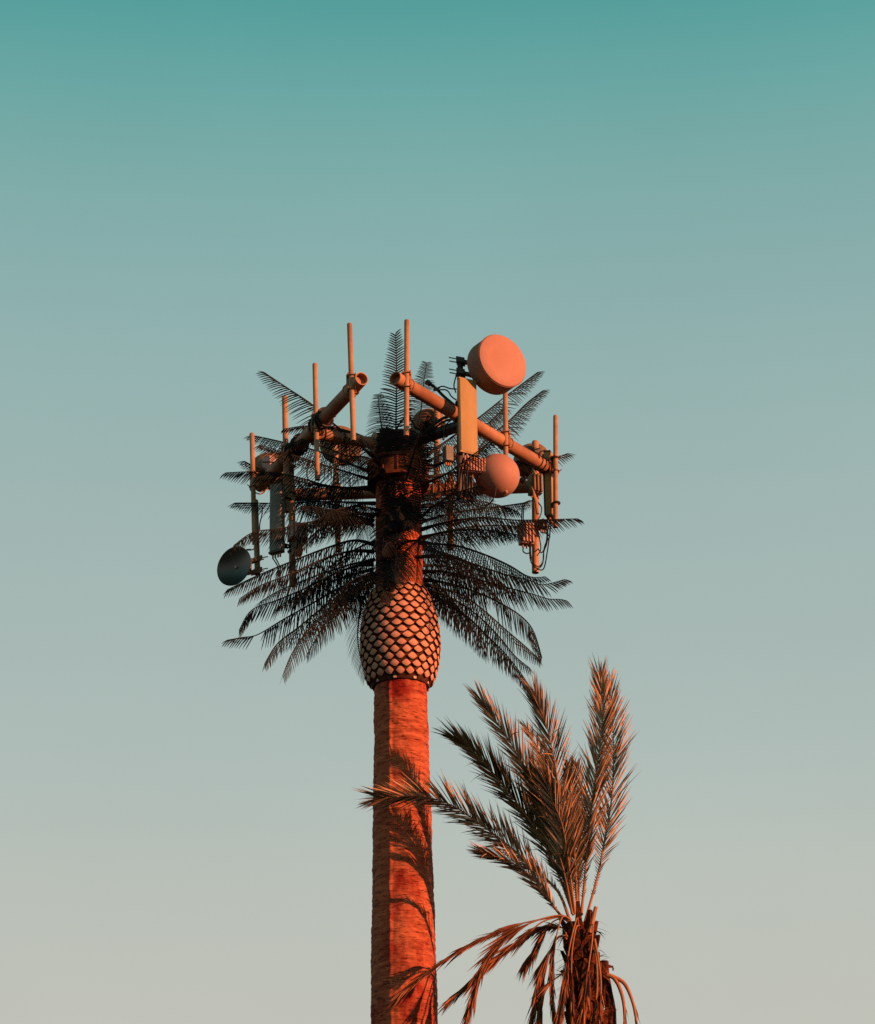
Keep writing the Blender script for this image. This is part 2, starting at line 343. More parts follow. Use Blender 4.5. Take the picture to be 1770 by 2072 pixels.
# vertical antenna poles on the pipes
def pole(top, bot, d, r=.043, mt=M_pipe, pp=None, cy=None):
    m = MB(); a, b = P(*top, d), P(*bot, d); ax = (a - b); L_ = ax.length
    m.lathe(b, ax, [(.05, r * .8), (0, r * .8), (0, r), (L_ - .012, r), (L_, r * .85)], 16)
    o = m.build('antenna_pole', mt, mast)
    if pp is not None:
        e = on_pipe(pp, top[0] + (bot[0] - top[0]) * .4); q = MB(); c = b + ax * ((e.z - b.z) / ax.z); dv = (e - c); dv.z = 0
        dv = dv.normalized() if dv.length > .02 else V((0, 1, 0)); sd = dv.cross(V((0, 0, 1)))
        q.box(c + dv * .062, sd, dv, (0, 0, 1), (.085, .012, .17))
        for h in (-.13, .13):
            q.torus(c + V((0, 0, h)), (0, 0, 1), r + .008, .012, 16, 6); q.box(c + dv * .03 + V((0, 0, h)), sd, dv, (0, 0, 1), (.075, .035, .018))
            q.tube([c + sd * .06 + V((0, 0, h)) - dv * .10, c + sd * .06 + V((0, 0, h)) + dv * .12], .009, 6); q.tube([c - sd * .06 + V((0, 0, h)) - dv * .10, c - sd * .06 + V((0, 0, h)) + dv * .12], .009, 6)
        pd = (pp[1] - pp[0]).normalized()
        for h in (-.06, .06): q.torus(e + pd * h, pd, .122, .012, 24, 6)
        q.build('clamp', M_dark if mt is M_dark else M_frame, o)
    return o
def dpole(pp, x, off=.17): return -on_pipe(pp, x).y + off
dL1, dL2, dL3, dL4 = dpole(pL, 530, .2), dpole(pL, 580), dpole(pL, 640), dpole(pL, 716)
dR1, dR2, dR3, dR4 = dpole(pR, 822), dpole(pR, 931), dpole(pR, 1023), dpole(pR, 1108)
pole((509.5, 877), (515, 1101), dL1, pp=pL); pole((516.5, 1012), (521, 1163), dL1 + .1, .05)
pole((576, 802), (580.5, 1036), dL2, .05, pp=pL); pole((590, 985), (592, 1186), dL2 - .15, .058)
pole((637, 736), (642, 971), dL3, pp=pL); pole((707, 655), (715, 892), dL4, pp=pL)
pole((823, 648), (822, 882), dR1, pp=pR); pole((931, 735), (929, 1010), dR2, .05, M_dark, pp=pR)
pole((1022, 786), (1024, 1000), dR3, pp=pR); pole((1124, 841), (1124, 1067), dR4, pp=pR)
dB = -pB[0].y
pole((1083, 893), (1083, 1159), dB + .17, .062, pp=pB); pole((884, 818), (883, 1010), dB + .15, .055, pp=pB)
pole((677, 862), (684, 1116), dB + .15, .05, pp=pB); pole((911, 960), (911, 1112), dB + .17, .05, pp=pB)

# ------------------------------------------------------------------ plastic fronds
def basis(Tg, roll, up=None):
    S = Tg.cross(up or V((0, 0, 1)))
    if S.length < .12: S = V((1, 0, 0)) - Tg * Tg.x
    S.normalize(); N = S.cross(Tg).normalized()
    c, s = math.cos(roll), math.sin(roll); return S * c + N * s, N * c - S * s
def fake_frond(pts, sgn=0, L=2.8, leaf=.54, roll=0.0, n=None, d0=None, seed=0, dt=None):
    rnd = random.Random(seed * 7 + 3)
    pts = [V((x, y, 0)) for x, y in pts]; cum = [0]
    for a, b in zip(pts, pts[1:]): cum.append(cum[-1] + (b - a).length / PXM)
    l = cum[-1]; ex = math.sqrt(max(L * L - l * l, .09)) if dt is None else dt
    if d0 is None: d0 = (sgn or 1) * math.sqrt(max(0, .36 ** 2 - ((pts[0].x - 812) / PXM) ** 2))
    P3 = [P(p.x, p.y, d0 + sgn * ex * (c / l) ** .9) for p, c in zip(pts, cum)]
    sp = spline(P3, 31)[:30]; m = MB(); Lr = sum((b - a).length for a, b in zip(sp, sp[1:]))
    m.tube(sp, [.022 * (1 - .75 * i / 29) + .018 * max(0, 1 - i / 4) for i in range(30)], 6)
    dr = (sp[20] - sp[2]).normalized(); upv = V((0, 1, .25)) if abs(dr.z) > .72 else None
    n = n or max(18, int(Lr / .050)); gap = rnd.uniform(.2, .9) if rnd.random() < .15 else 0
    for i in range(n):
        u = .07 + .925 * i / (n - 1); f = u * 29; k = min(28, int(f)); p = sp[k].lerp(sp[k + 1], f - k)
        Tg = (sp[min(k + 2, 29)] - sp[max(k - 1, 0)]).normalized(); S, N = basis(Tg, roll + rnd.uniform(-.06, .06), upv)
        ll = leaf * (.74 if upv else 1) * min(1, .55 + (u - .07) * 3) * (1 - .70 * max(0, (u - .35) / .65) ** 1.3) * rnd.uniform(.92, 1.06)
        for sg in (-1, 1):
            if rnd.random() < .035 or (gap and gap < u < gap + .06): continue
            d = (S * sg * (.85 if upv else .62 - .25 * u) + Tg * ((.15 if upv else .28) + .6 * u * u + rnd.uniform(-.07, .07)) - N * (.05 if upv else .55)).normalized(); q = p.copy(); w = .0130 if upv else .0098
            wv = (Tg - d * Tg.dot(d)).normalized(); vs = [q - wv * w, q + wv * w]
            for st in range(4):
                q = q + d * (ll / 4); d = (d + V((0, 0, -1)) * (.22 if upv else .20) * (1 - .3 * u) + Tg * .06).normalized()
                wv = (Tg - d * Tg.dot(d)).normalized(); ww = w * (1, .95, .75, .18)[st]; vs += [q - wv * ww, q + wv * ww]
            m.add(vs, [(a, a + 1, a + 3, a + 2) for a in (0, 2, 4, 6)])
    return m.build('frond', M_frond, mast, smooth=False)
def zz(Z, *pts): return [Z(*p) for p in pts]
FR = [
 # upper, towards -x
 (zz(Z1, (1740, 1560), (1560, 1400), (1300, 1190), (1100, 1010), (820, 820), (545, 635)), 1),
 (zz(Z1, (1720, 1720), (1450, 1610), (1170, 1500), (790, 1400), (500, 1335), (395, 1330)), -1),
 (zz(Z1, (1700, 1790), (1250, 1650), (1000, 1570), (800, 1510), (650, 1460), (510, 1415)), 1),
 (zz(Z3, (1420, 330), (1100, 330), (800, 280), (500, 190), (370, 130), (285, 85)), -1),
 (zz(Z3, (1430, 350), (1050, 318), (850, 262), (600, 205), (370, 195), (110, 205)), 1),
 (zz(Z3, (1450, 470), (1000, 455), (600, 468), (380, 465), (190, 465)), -1),
 (zz(Z3, (1430, 620), (1250, 570), (1000, 512), (780, 490)), 1),
 (zz(Z3, (1430, 590), (1100, 480), (850, 430), (700, 400), (560, 420)), -1),
 (zz(Z3, (1430, 660), (1300, 590), (1050, 540), (830, 500)), -1),
 (zz(Z3, (1420, 645), (1100, 608), (850, 640), (620, 690), (390, 722), (190, 860)), 1),
 # lower, towards -x
 (zz(Z3, (1450, 830), (1270, 790), (1050, 850), (760, 960), (420, 1100), (125, 1240)), 1),
 (zz(Z3, (1440, 890), (1250, 882), (1000, 955), (700, 1090), (450, 1185), (240, 1320)), 1),
 (zz(Z3, (1440, 960), (1200, 1010), (850, 1130), (600, 1235), (420, 1345)), -1),
 (zz(Z3, (1440, 1000), (1300, 1010), (1100, 1080), (850, 1205), (600, 1310), (375, 1400), (250, 1610)), 1),
 (zz(Z3, (1430, 1040), (1150, 1120), (900, 1210), (700, 1310), (580, 1390)), -1),
 (zz(Z3, (1440, 1070), (1150, 1200), (900, 1340), (650, 1480), (430, 1610), (300, 1632), (115, 1665)), 1),
 (zz(Z3, (1440, 1110), (1150, 1270), (950, 1410), (800, 1535), (600, 1690), (470, 1900)), 1),
 (zz(Z3, (1450, 1150), (1200, 1280), (1000, 1440), (850, 1590), (720, 1790), (635, 2005)), 1),
 (zz(Z3, (1450, 1090), (1300, 1200), (1150, 1290), (1020, 1400)), -1),
 (zz(Z3, (1460, 1120), (1350, 1290), (1310, 1480), (1305, 1700), (1370, 2010)), -1),
 (zz(Z3, (1470, 1100), (1400, 1180), (1340, 1330), (1320, 1480)), -1),
 # lower, towards +x
 (zz(Z4, (250, 400), (450, 345), (650, 300), (1000, 255), (1260, 215)), -1),
 (zz(Z4, (250, 470), (500, 400), (800, 362), (1100, 385), (1400, 380), (1710, 370)), 1),
 (zz(Z4, (255, 560), (400, 505), (700, 445), (1000, 432), (1220, 450)), -1),
 (zz(Z4, (240, 545), (420, 500), (650, 470), (900, 480), (1150, 520)), 1),
 (zz(Z4, (230, 590), (400, 600), (600, 622), (850, 705), (1050, 795), (1230, 895), (1415, 890)), 1),
 (zz(Z4, (200, 720), (480, 705), (750, 790), (1000, 872), (1250, 935), (1350, 968), (1590, 905)), 1),
 (zz(Z4, (250, 790), (480, 800), (700, 860), (950, 930), (1140, 1120)), -1),
 (zz(Z4, (260, 850), (450, 850), (700, 902), (1000, 985), (1250, 1050), (1400, 1095), (1510, 1098), (1610, 1128)), 1),
 (zz(Z4, (265, 920), (500, 955), (750, 1035), (950, 1125), (1150, 1250), (1265, 1390), (1352, 1665)), 1),
 (zz(Z4, (265, 960), (600, 1050), (800, 1185), (1000, 1360), (1200, 1530), (1345, 1670)), -1),
 (zz(Z4, (270, 1000), (420, 1040), (600, 1130), (780, 1260), (950, 1430), (1100, 1610), (1260, 1740)), -1),
 (zz(Z4, (275, 1000), (450, 1110), (650, 1240), (850, 1430), (1000, 1580), (1150, 1765), (1285, 1970)), 1),
 (zz(Z4, (110, 575), (250, 570), (400, 610), (480, 700)), 1),
 (zz(Z4, (250, 640), (450, 680), (650, 750), (860, 870)), -1),
 (zz(Z4, (265, 930), (400, 1010), (520, 1130), (640, 1290)), -1),
 # upper, towards +x
 (zz(Z2, (490, 1150), (700, 1000), (900, 855), (1100, 695), (1390, 475)), -1),
 (zz(Z2, (480, 1260), (700, 1180), (880, 1110), (960, 1020), (1130, 885), (1270, 745), (1430, 620)), -1),
 (zz(Z2, (480, 1330), (800, 1270), (1100, 1215), (1500, 1165), (1630, 1125)), -1),
 (zz(Z2, (460, 1220), (700, 1090), (950, 915), (1100, 775)), -1),
 (zz(Z2, (480, 1370), (640, 1300), (850, 1150), (1000, 1030)), 1),
 (zz(Z2, (440, 1640), (560, 1540), (720, 1450), (930, 1385)), 1),
 (zz(Z2, (450, 1480), (620, 1440), (800, 1400), (1000, 1360)), -1),
 (zz(Z2, (450, 1560), (640, 1530), (860, 1470), (1010, 1480)), -1),
 # upright
 (zz(Z2, (232, 1590), (238, 1250), (243, 900), (247, 500), (240, 140)), 1),
 (zz(Z2, (350, 1250), (400, 1000), (440, 800), (462, 580), (490, 395)), -1),
 (zz(Z2, (180, 1230), (145, 1020), (118, 850), (98, 655)), -1),
 (zz(Z2, (330, 1330), (370, 1180), (430, 1000), (500, 820)), 1),
 (zz(Z2, (380, 1280), (420, 1130), (500, 980), (650, 850)), -1),
 (zz(Z2, (120, 1240), (60, 1130), (20, 1060), (-40, 1000)), 1),
 # towards the camera, hanging over the trunk
 (zz(ZB, (500, 60), (500, 230), (480, 420), (430, 700), (480, 940)), 1),
 (zz(ZB, (560, 560), (520, 700), (490, 920)), 1),
 (zz(ZB, (640, 860), (560, 950), (480, 1130), (400, 1320)), 1),
 (zz(ZA, (860, 1160), (900, 1000), (960, 760), (870, 520)), 1),
 (zz(ZA, (880, 1740), (930, 1500), (950, 1250), (900, 1000)), 1),
 (zz(ZA, (600, 1600), (560, 1450), (480, 1250), (330, 1080)), 1),
]
for i, (pts, sg) in enumerate(FR):
    hang = i >= len(FR) - 6
    if hang: fake_frond(pts, sg, seed=i, roll=random.uniform(-.3, .3), dt=.22, d0=.44, leaf=.40)
    else: fake_frond(pts, sg, seed=i, roll=random.uniform(-.25, .25), L=2.75)
for i, pts in enumerate([zz(ZA, (560, 1440), (520, 1600), (450, 1790)), zz(ZA, (660, 1250), (630, 1430), (560, 1640)), zz(ZA, (800, 1380), (790, 1560), (740, 1780)),
    zz(ZB, (640, 20), (640, 190), (600, 360)), zz(ZB, (440, -40), (400, 170), (360, 420), (370, 600)), zz(ZB, (590, 300), (600, 520), (560, 780)),
    zz(ZB, (720, 520), (690, 740), (610, 1000)), zz(ZA, (870, 960), (890, 700), (990, 380)),
    zz(ZB, (420, 560), (400, 800), (330, 1060)), zz(ZA, (960, 640), (985, 360), (1100, 120)), zz(ZA, (520, 640), (450, 430), (400, 200))]):
    fake_frond(pts, 1, seed=300 + i, roll=random.uniform(-.4, .4), dt=.25, d0=.45, leaf=.42)
# fronds on the far side of the crown
for i in range(14):
    a = R(40 + 100 * i / 13 + random.uniform(-6, 6)); y = (1010, 1090, 1150)[i % 3] + random.uniform(-20, 20); z0 = zat(y); m_ = 2.6
    pts3 = [V((AX + math.cos(a) * q, math.sin(a) * q, z0 + q * (.5 if i % 3 == 0 else .22) - q * q * (.12 + .05 * (i % 3)))) for q in (.36, .9, 1.5, 2.1, m_)]
    pr2 = [proj(p) for p in pts3]
    fake_frond(pr2, -1, seed=100 + i, d0=-pts3[0].y, dt=pts3[-1].y - pts3[0].y)
# short fronds on the near side that reach out and droop over the mast
for i in range(9):
    a = R(-90 + (-82 + 88 * ((i * 0.618) % 1)) + random.uniform(-4, 4)); lv = i % 5; y = (935, 1000, 1060, 1120, 1170)[lv] + random.uniform(-16, 16); z0 = zat(y)
    pts3 = [V((AX + math.cos(a) * q, math.sin(a) * q, z0 + q * (.75, .5, .3, .15, .05)[lv] - q * q * (.26 + .07 * (i % 3)))) for q in (.37, .8, 1.2, 1.6, 2.0)]
    fake_frond([proj(p) for p in pts3], 1, seed=200 + i, d0=-pts3[0].y, dt=-(pts3[-1].y - pts3[0].y), leaf=.38)

# ------------------------------------------------------------------ dishes
def perp(ax):
    ax = V(ax).normalized(); u = ax.cross(V((0, 0, 1))).normalized(); return ax, u, u.cross(ax)
def bracket(m, frm, to, up=(0, 0, 1)):
    frm, to = V(frm), V(to); d = (to - frm); L_ = d.length; d.normalize(); s = d.cross(V(up)).normalized()
    for h in (-.11, .11):
        m.box(frm.lerp(to, .5) + V((0, 0, h)), d, s, V(up), (L_ / 2, .035, .03)); m.box(to + V((0, 0, h)), d, s, V(up), (.075, .085, .045))
        for k in (-1, 1): m.tube([to + s * .065 * k + V((0, 0, h)) - d * .06, to + s * .065 * k + V((0, 0, h)) + d * .20], .010, 6)
    m.box(frm.lerp(to, .6), d, s, V(up), (.03, .03, .15))
def drum(front, axis, Rr, L_, polep, label):
    ax, u, v = perp(axis); f = V(front); t = thing('dish_antenna', f - ax * L_, label, 'dish antenna')
    m = MB(); m.lathe(f, ax, [(-L_ - .16, .12), (-L_ - .15, .14), (-L_ - .02, Rr * .93), (-L_, Rr * .99), (-L_ + .02, Rr), (-.012, Rr * 1.0), (-.012, Rr * .985)], 72, caps=True); m.build('shroud', M_shroud, t)
    m = MB(); m.lathe(f, ax, [(-.03, Rr * .985), (0, Rr * .995), (.010, Rr * .97), (.022, Rr * .6), (.028, .001)], 72, caps=False); ra = m.build('radome', M_dish, t, angle=60)
    m = MB(); m.torus(f - ax * .02, ax, Rr * 1.003, .008, 72, 6); m.build('rim_band', M_shroud, t)
    m = MB(); bracket(m, f - ax * (L_ + .12), polep); m.build('mount_bracket', M_dark, t)
A_ax = V((.55, -.835, 0)); Lp = .37
drum(P(1017, 729.5, dR2 + .44), A_ax, .475, Lp, P(932, 743, dR2), 'large flat drum dish with a smooth orange face, topmost of all')
# round ball-like radome
def ball(cpt, axis, Rr, polep, label):
    ax, u, v = perp(axis); c = V(cpt); t = thing('ball_antenna', c - ax * .3, label, 'dish antenna')
    m = MB(); prf = [(Rr * math.sin(R(a)), Rr * math.cos(R(a))) for a in range(-35, 90, 5)] + [(Rr, .001)]
    m.lathe(c, ax, prf, 64, caps=False); m.build('radome', M_dish, t, angle=80)
    m = MB(); k = Rr * math.cos(R(-35)); h = Rr * math.sin(R(-35)); m.lathe(c, ax, [(h - .14, .10), (h - .13, .13), (h - .02, k * .96), (h + .005, k * 1.015), (h + .02, k * 1.015), (h + .02, k)], 56); m.build('back_shell', M_backs, t)
    dn = V((.36, -.25, -.9)).normalized(); m = MB(); m.lathe(c + dn * Rr * .97, dn, [(0, .032), (.035, .028), (.04, .018), (.055, .018)], 14); m.build('drain_plug', M_dish, t)
    m = MB(); bracket(m, c + ax * (h - .12), polep); m.build('mount_bracket', M_dark, t)
ball(P(1006, 963, dR3 + .66), V((.35, -.93, -.05)), .375, P(1023, 965, dR3), 'smooth ball-shaped orange dome antenna hanging under the sloping pipe')
# shallow dark dish on its low pole
def shallow(cpt, axis, Rr, polep, label):
    ax, u, v = perp(axis); c = V(cpt); t = thing('dish_antenna', c, label, 'dish antenna')
    m = MB(); prf = [(-.16, .06), (-.15, .10), (-.10, Rr * .6), (-.01, Rr), (.01, Rr * 1.01), (.012, Rr * .985)]
    prf += [(.012 - .075 * (1 - (k / 8) ** 2), Rr * .985 * k / 8) for k in range(8, 0, -1)] + [(-.063, .001)]
    m.lathe(c, ax, prf, 56, caps=False); m.build('reflector', mat('shade-dark radome', (.028, .028, .022), (.075, .068, .044), 3, rough=.27, spec=.5, c3=(.02, .02, .017)), t, angle=50)  # near-black base colour carries the shade on this sun-averted face
    m = MB(); m.lathe(c - ax * .066, ax, [(0, .03), (.03, .022), (.035, .001)], 16, caps=False); m.build('centre_cap', M_hub, t)
    m = MB(); bracket(m, c - ax * .14, polep); m.build('mount_bracket', M_pipe, t)
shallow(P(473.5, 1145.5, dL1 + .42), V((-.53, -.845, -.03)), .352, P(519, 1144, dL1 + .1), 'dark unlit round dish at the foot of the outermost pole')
def backdish(cpt, axis, Rr, polep, label, hubr=.12, hubm=None, depth=.26, capd=0.05):
    ax, u, v = perp(axis); c = V(cpt); t = thing('dish_antenna', c, label, 'dish antenna')
    m = MB(); prf = [(-depth, hubr * 1.02)] + [(-depth + depth * k / 8, hubr + (Rr - hubr) * math.sin(math.pi / 2 * k / 8)) for k in range(9)] + [(.10, Rr * 1.01), (.11, Rr * .99), (.115, .001)]
    m.lathe(c, ax, prf, 56, caps=True); m.build('reflector', M_backs, t, angle=50)
    m = MB(); m.torus(c + ax * .005, ax, Rr * 1.005, .014, 56, 6); m.build('rim_band', M_pipe, t)
    m = MB(); m.lathe(c - ax * (depth + capd), ax, [(-.004, hubr * .9), (0, hubr), (capd + .01, hubr)], 36); hb = m.build('hub_cap', hubm or M_hub, t)
    m = MB(); q = c - ax * (depth + capd + .012); m.box(q, u, ax, v, (hubr * .92, .006, .007)); m.build('slot', M_cable, hb)
    m = MB(); bracket(m, c - ax * (depth * .6) - v * .05, polep); m.build('mount_bracket', M_dark, t)
pole((573, 905), (574, 1012), dB + .12, .045, M_dark, pp=pB)
backdish(P(545, 951, dB - .40), V((-.05, 1, 0)), .34, P(573, 950, dB + .12), 'rounded dish seen from behind with a small pink sunlit disc on its back', .135, M_hub, .24, .08)
backdish(P(690, 900, dB - .25), V((-.30, .95, 0)), .37, P(678, 905, dB + .15), 'rounded dish half hidden behind the support arm, beneath the tall bare pole', .10)
backdish(P(1074, 932, dB - .12), V((.35, .93, 0)), .33, P(1083, 925, dB + .17), 'round olive brown dish back behind the lower end of the sloping pipe', .10, M_backs)
backdish(P(866, 858, dB - .12), V((.15, .98, 0)), .30, P(884, 862, dB + .15), 'orange dish back seen through the upright frond beside the tallest pole', .09, M_shroud)

# ------------------------------------------------------------------ panels
def panel(cpt, wdir, w, h, dp, polep, label, fm, sm=None, cables=None, lean=(0, 0, 1)):
    up = V(lean).normalized(); wd = V(wdir).normalized(); nrm = V((wd.y, -wd.x, 0)).normalized(); c = V(cpt); t = thing('panel_antenna', c - up * h / 2, label, 'panel antenna')
    m = MB(); a = [(-w / 2, 0), (-w / 2, dp * .55), (-w / 2 + .018, dp * .86), (-w * .2, dp * .985), (0, dp), (w * .2, dp * .985), (w / 2 - .018, dp * .86), (w / 2, dp * .55), (w / 2, 0)]
    n = len(a); vs = [c + wd * x + nrm * y + up * zq for zq in (-h / 2, h / 2) for x, y in a]
    fs = [(i, i + 1, n + i + 1, n + i) for i in range(n - 1)] + [(n - 1, 0, n, 2 * n - 1), tuple(range(n - 1, -1, -1)), tuple(range(n, 2 * n))]
    m.add(vs, fs); rd = m.build('radome', fm, t, angle=25)
    m = MB()
    for s_ in (-1, 1): m.box(c + up * s_ * (h / 2 + .012) + nrm * dp * .42, wd, nrm, up, (w / 2 + .006, dp * .47, .014))
    m.build('end_cap', sm or M_side, t)
    m = MB(); m.box(c - nrm * .02, wd, nrm, up, (w * .42, .018, h * .485)); m.build('back_plate', sm or M_side, t)
    pp_ = V(polep)
    for s_ in (-1, 1):
        m = MB()
        e = c - nrm * .03 + up * s_ * h * .36; q = V((pp_.x, pp_.y, e.z)); 
        if (q - e).length > .03: m.box(e.lerp(q, .5), (q - e), up.cross(q - e), up, ((q - e).length / 2, .03, .035)); m.torus(q, up, .06, .018, 16, 6); m.build('tilt_bracket', M_dark, t)
    k = 0
    for x in (-.3, -.1, .12, .3):
        m = MB(); p0 = c - up * (h / 2 + .02) + wd * w * x + nrm * dp * .4; m.tube([p0, p0 - up * .09], .016, 10); m.build('connector', M_pipe, t)
        if cables and k < len(cables):
            cb = MB(); cb.tube(spline([p0 - up * .08] + [V(q) for q in cables[k]], 26), .011, 6); cb.build('cable', M_cable, t); k += 1
    return t
dp1 = dR2 + .40
panel(P(944.5, 845, dp1), V((.87, .5, 0)), .345, 1.33, .075, P(930, 845, dR2), 'broad yellow beige panel antenna covering the middle of the sloping pipe', M_panel, M_panel,
      [[P(933, 950, dp1 - .1), P(926, 985, dp1 - .2), P(900, 1010, dp1 - .5)], [P(940, 950, dp1 - .1), P(941, 990, dp1 - .2), P(950, 1020, dp1 - .2)],
       [P(946, 950, dp1), P(944, 985, dp1), P(938, 1010, dp1 - .2)]])
panel(P(1107, 985, dR4 - .25), V((.30, .95, 0)), .30, 1.20, .13, P(1124, 985, dR4), 'slim panel antenna with a dark side and a bright yellow face beside the outermost pole', M_panel, M_side,
      [[P(1108, 1075, dR4 - .3), P(1106, 1100, dR4 - .4), P(1096, 1118, dR4 - .6), P(1088, 1110, dR4 - .9)], [P(1112, 1080, dR4 - .3), P(1108, 1110, dR4 - .3), P(1100, 1150, dR4 - .6), P(1086, 1152, dR4 - .9)]])
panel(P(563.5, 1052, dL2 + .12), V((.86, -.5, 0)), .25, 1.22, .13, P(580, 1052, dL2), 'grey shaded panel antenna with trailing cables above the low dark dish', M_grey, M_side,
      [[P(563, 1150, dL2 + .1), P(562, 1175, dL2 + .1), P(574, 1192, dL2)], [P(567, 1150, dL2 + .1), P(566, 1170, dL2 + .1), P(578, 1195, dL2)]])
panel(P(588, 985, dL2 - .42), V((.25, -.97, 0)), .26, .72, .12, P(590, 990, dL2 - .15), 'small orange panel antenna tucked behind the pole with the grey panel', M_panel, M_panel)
# second shaded panel beyond, on the back pipe's +x half
# ------------------------------------------------------------------ radio boxes
def radio(cpt, wdir, w, h, dp, label, bm, fins=6, polep=None, cables=()):
    wd = V(wdir).normalized(); nrm = V((wd.y, -wd.x, 0)).normalized(); up = V((0, 0, 1)); c = V(cpt); t = thing('radio_box', c - up * h / 2, label, 'radio unit')
    m = MB(); m.box(c, wd, nrm, up, (w / 2, dp / 2, h / 2)); m.build('housing', bm, t)
    m = MB()
    for i in range(fins): m.box(c + wd * (-w / 2 + w * (i + .5) / fins) + nrm * (dp / 2 + .022), wd, nrm, up, (w / fins * .22, .03, h * .46))
    if fins: m.build('cooling_fins', bm, t)
    for x in (-.28, .02, .3):
        m = MB(); p0 = c - up * h / 2 + wd * w * x; m.tube([p0 + up * .01, p0 - up * .07], .016, 8); m.build('connector', M_pipe, t)
    m = MB(); p1 = c - nrm * dp / 2
    if polep is not None:
        q = V(polep); q.z = c.z; m.box(p1.lerp(q, .5), (q - p1), up.cross(q - p1), up, ((q - p1).length / 2 + .02, .05, .06)); m.torus(q, up, .065, .02, 16, 6); m.build('mount_bracket', M_dark, t)
    for cb in cables:
        k = MB(); k.tube(spline([V(q) for q in cb], 30), .011, 6); k.build('cable', M_cable, t)
radio(P(906, 920, .55), V((.9, .4, 0)), .14, .27, .16, 'small grey box hung under the dark support arm behind the yellow panel', M_grey, 0, P(918, 920, .45))
radio(P(954, 944, dR2 - .15), V((.95, .3, 0)), .44, .27, .16, 'wide finned radio unit just under the yellow panel antenna', M_pink, 9, P(930, 944, dR2 - .2),
      [[P(950, 960, dR2), P(948, 985, dR2 + .1), P(940, 1003, dR2 + .1), P(925, 1012, dR2 - .1)]])
radio(P(940, 985, dR2 - .25), V((.9, .4, 0)), .2, .32, .18, 'dark radio box with loose wires beside the ball-shaped dome', M_dark, 4, P(930, 985, dR2 - .2),
      [[P(955, 1000, dR2), P(962, 1018, dR2), P(985, 1022, dR2), P(1000, 1005, dR2 + .1), P(1003, 985, dR2 + .1)], [P(945, 1003, dR2 - .1), P(960, 1022, dR2), P(980, 1026, dR2), P(998, 1012, dR2)]])
radio(P(1064, 1081, dB + .30), V((.93, .35, 0)), .24, .40, .16, 'pink lit radio box clamped to the lowest pole under the slim panel', M_pink, 4, P(1083, 1081, dB + .17),
      [[P(1060, 1103, dB + .3), P(1058, 1115, dB + .3), P(1066, 1120, dB + .3), P(1073, 1117, dB + .3)],
       [ZCP for ZCP in (P(*ZC(330, 1550), dB + .35), P(*ZC(330, 1750), dB + .35), P(*ZC(360, 1870), dB + .35), P(*ZC(440, 1935), dB + .35), P(*ZC(505, 1870), dB + .35), P(*ZC(520, 1700), dB + .35), P(*ZC(545, 1600), dB + .35), P(*ZC(600, 1500), dB + .4), P(*ZC(605, 1400), dB + .4))],
       [P(*ZC(x, y), dB + .38) for x, y in ((380, 1480), (345, 1600), (350, 1780), (400, 1890), (470, 1900), (515, 1820), (520, 1700))],
       [P(*ZC(x, y), dB + .36) for x, y in ((240, 1290), (250, 1100), (300, 1020), (380, 1010))],
       [P(*ZC(x, y), dB + .37) for x, y in ((218, 1290), (232, 1080), (285, 1025), (370, 1015))],
       [P(*ZC(x, y), dB + .38) for x, y in ((440, 1030), (490, 1100), (480, 1200), (430, 1330), (470, 1560), (480, 1680), (430, 1760))]])
radio(P(1082, 982, dB + .32), V((.9, .4, 0)), .2, .36, .2, 'squat dark junction box on the lowest pole just beside the ball-shaped dome', M_backs, 3, P(1083, 982, dB + .17))
radio(P(1098, 1062, dB + .25), V((.9, .4, 0)), .13, .16, .12, 'little black box crossed by a frond between the slim panel and lowest pole', M_dark, 2, P(1083, 1062, dB + .17),
      [[P(*ZC(x, y), dB + .4) for x, y in ((480, 1440), (560, 1460), (610, 1510))], [P(*ZC(x, y), dB + .4) for x, y in ((560, 1350), (565, 1480), (550, 1600), (515, 1740))]])
radio(P(602, 1078, dL2 + .02), V((.96, .28, 0)), .32, .30, .2, 'pink lit radio box beside the grey shaded panel antenna', M_pink, 5, P(591, 1078, dL2 - .15),
      [[P(*ZD(x, y), dL2) for x, y in ((925, 1250), (940, 1330), (945, 1430))], [P(*ZD(x, y), dL2) for x, y in ((820, 1270), (825, 1390), (830, 1480), (770, 1430))]])
radio(P(601, 1108, dL2 + .02), V((.96, .28, 0)), .16, .28, .14, 'small shaded box directly beneath the pink lit radio box', M_backs, 3, P(591, 1108, dL2 - .15),
      [[P(*ZD(x, y), dL2 + .1) for x, y in ((165, 590), (160, 760), (125, 900), (120, 1020))]])
# loose feeder cables and a conduit, tied to the frame
def cable(pts, label, r=.012, mt=None, name='feeder_cable'):
    m = MB(); pts = [V(p) for p in pts]; o0 = thing(name, pts[0], label, 'cable'); m.tube(spline(pts, 40), r, 7); m.build('sheath', mt or M_cable, o0)
    m = MB(); e = pts[0]; d = (pts[0] - pts[1]).normalized(); m.tube([e - d * .03, e + d * .05], r * 1.7, 8); m.build('plug', M_dark, o0)
dq = lambda s: dR2 + s
cable([P(*Z2(x, y), dq(.05)) for x, y in ((500, 585), (550, 620), (620, 690), (715, 770))], 'thick black cable running from the upright frond down to the yellow panel', .026)
cable([P(*Z2(x, y), dq(.1)) for x, y in ((575, 625), (610, 610), (670, 628), (722, 632))], 'thin black cable arching level into the top of the yellow panel')
cable([P(*Z2(x, y), dq(.1)) for x, y in ((560, 640), (640, 640), (680, 690), (720, 720))], 'thin black cable sagging just below the level cable by the yellow panel')
cable([P(*Z2(x, y), dq(.02)) for x, y in ((722, 520), (708, 560), (700, 610), (715, 660))], 'short black cable looping beside the dark pole under the large drum dish')
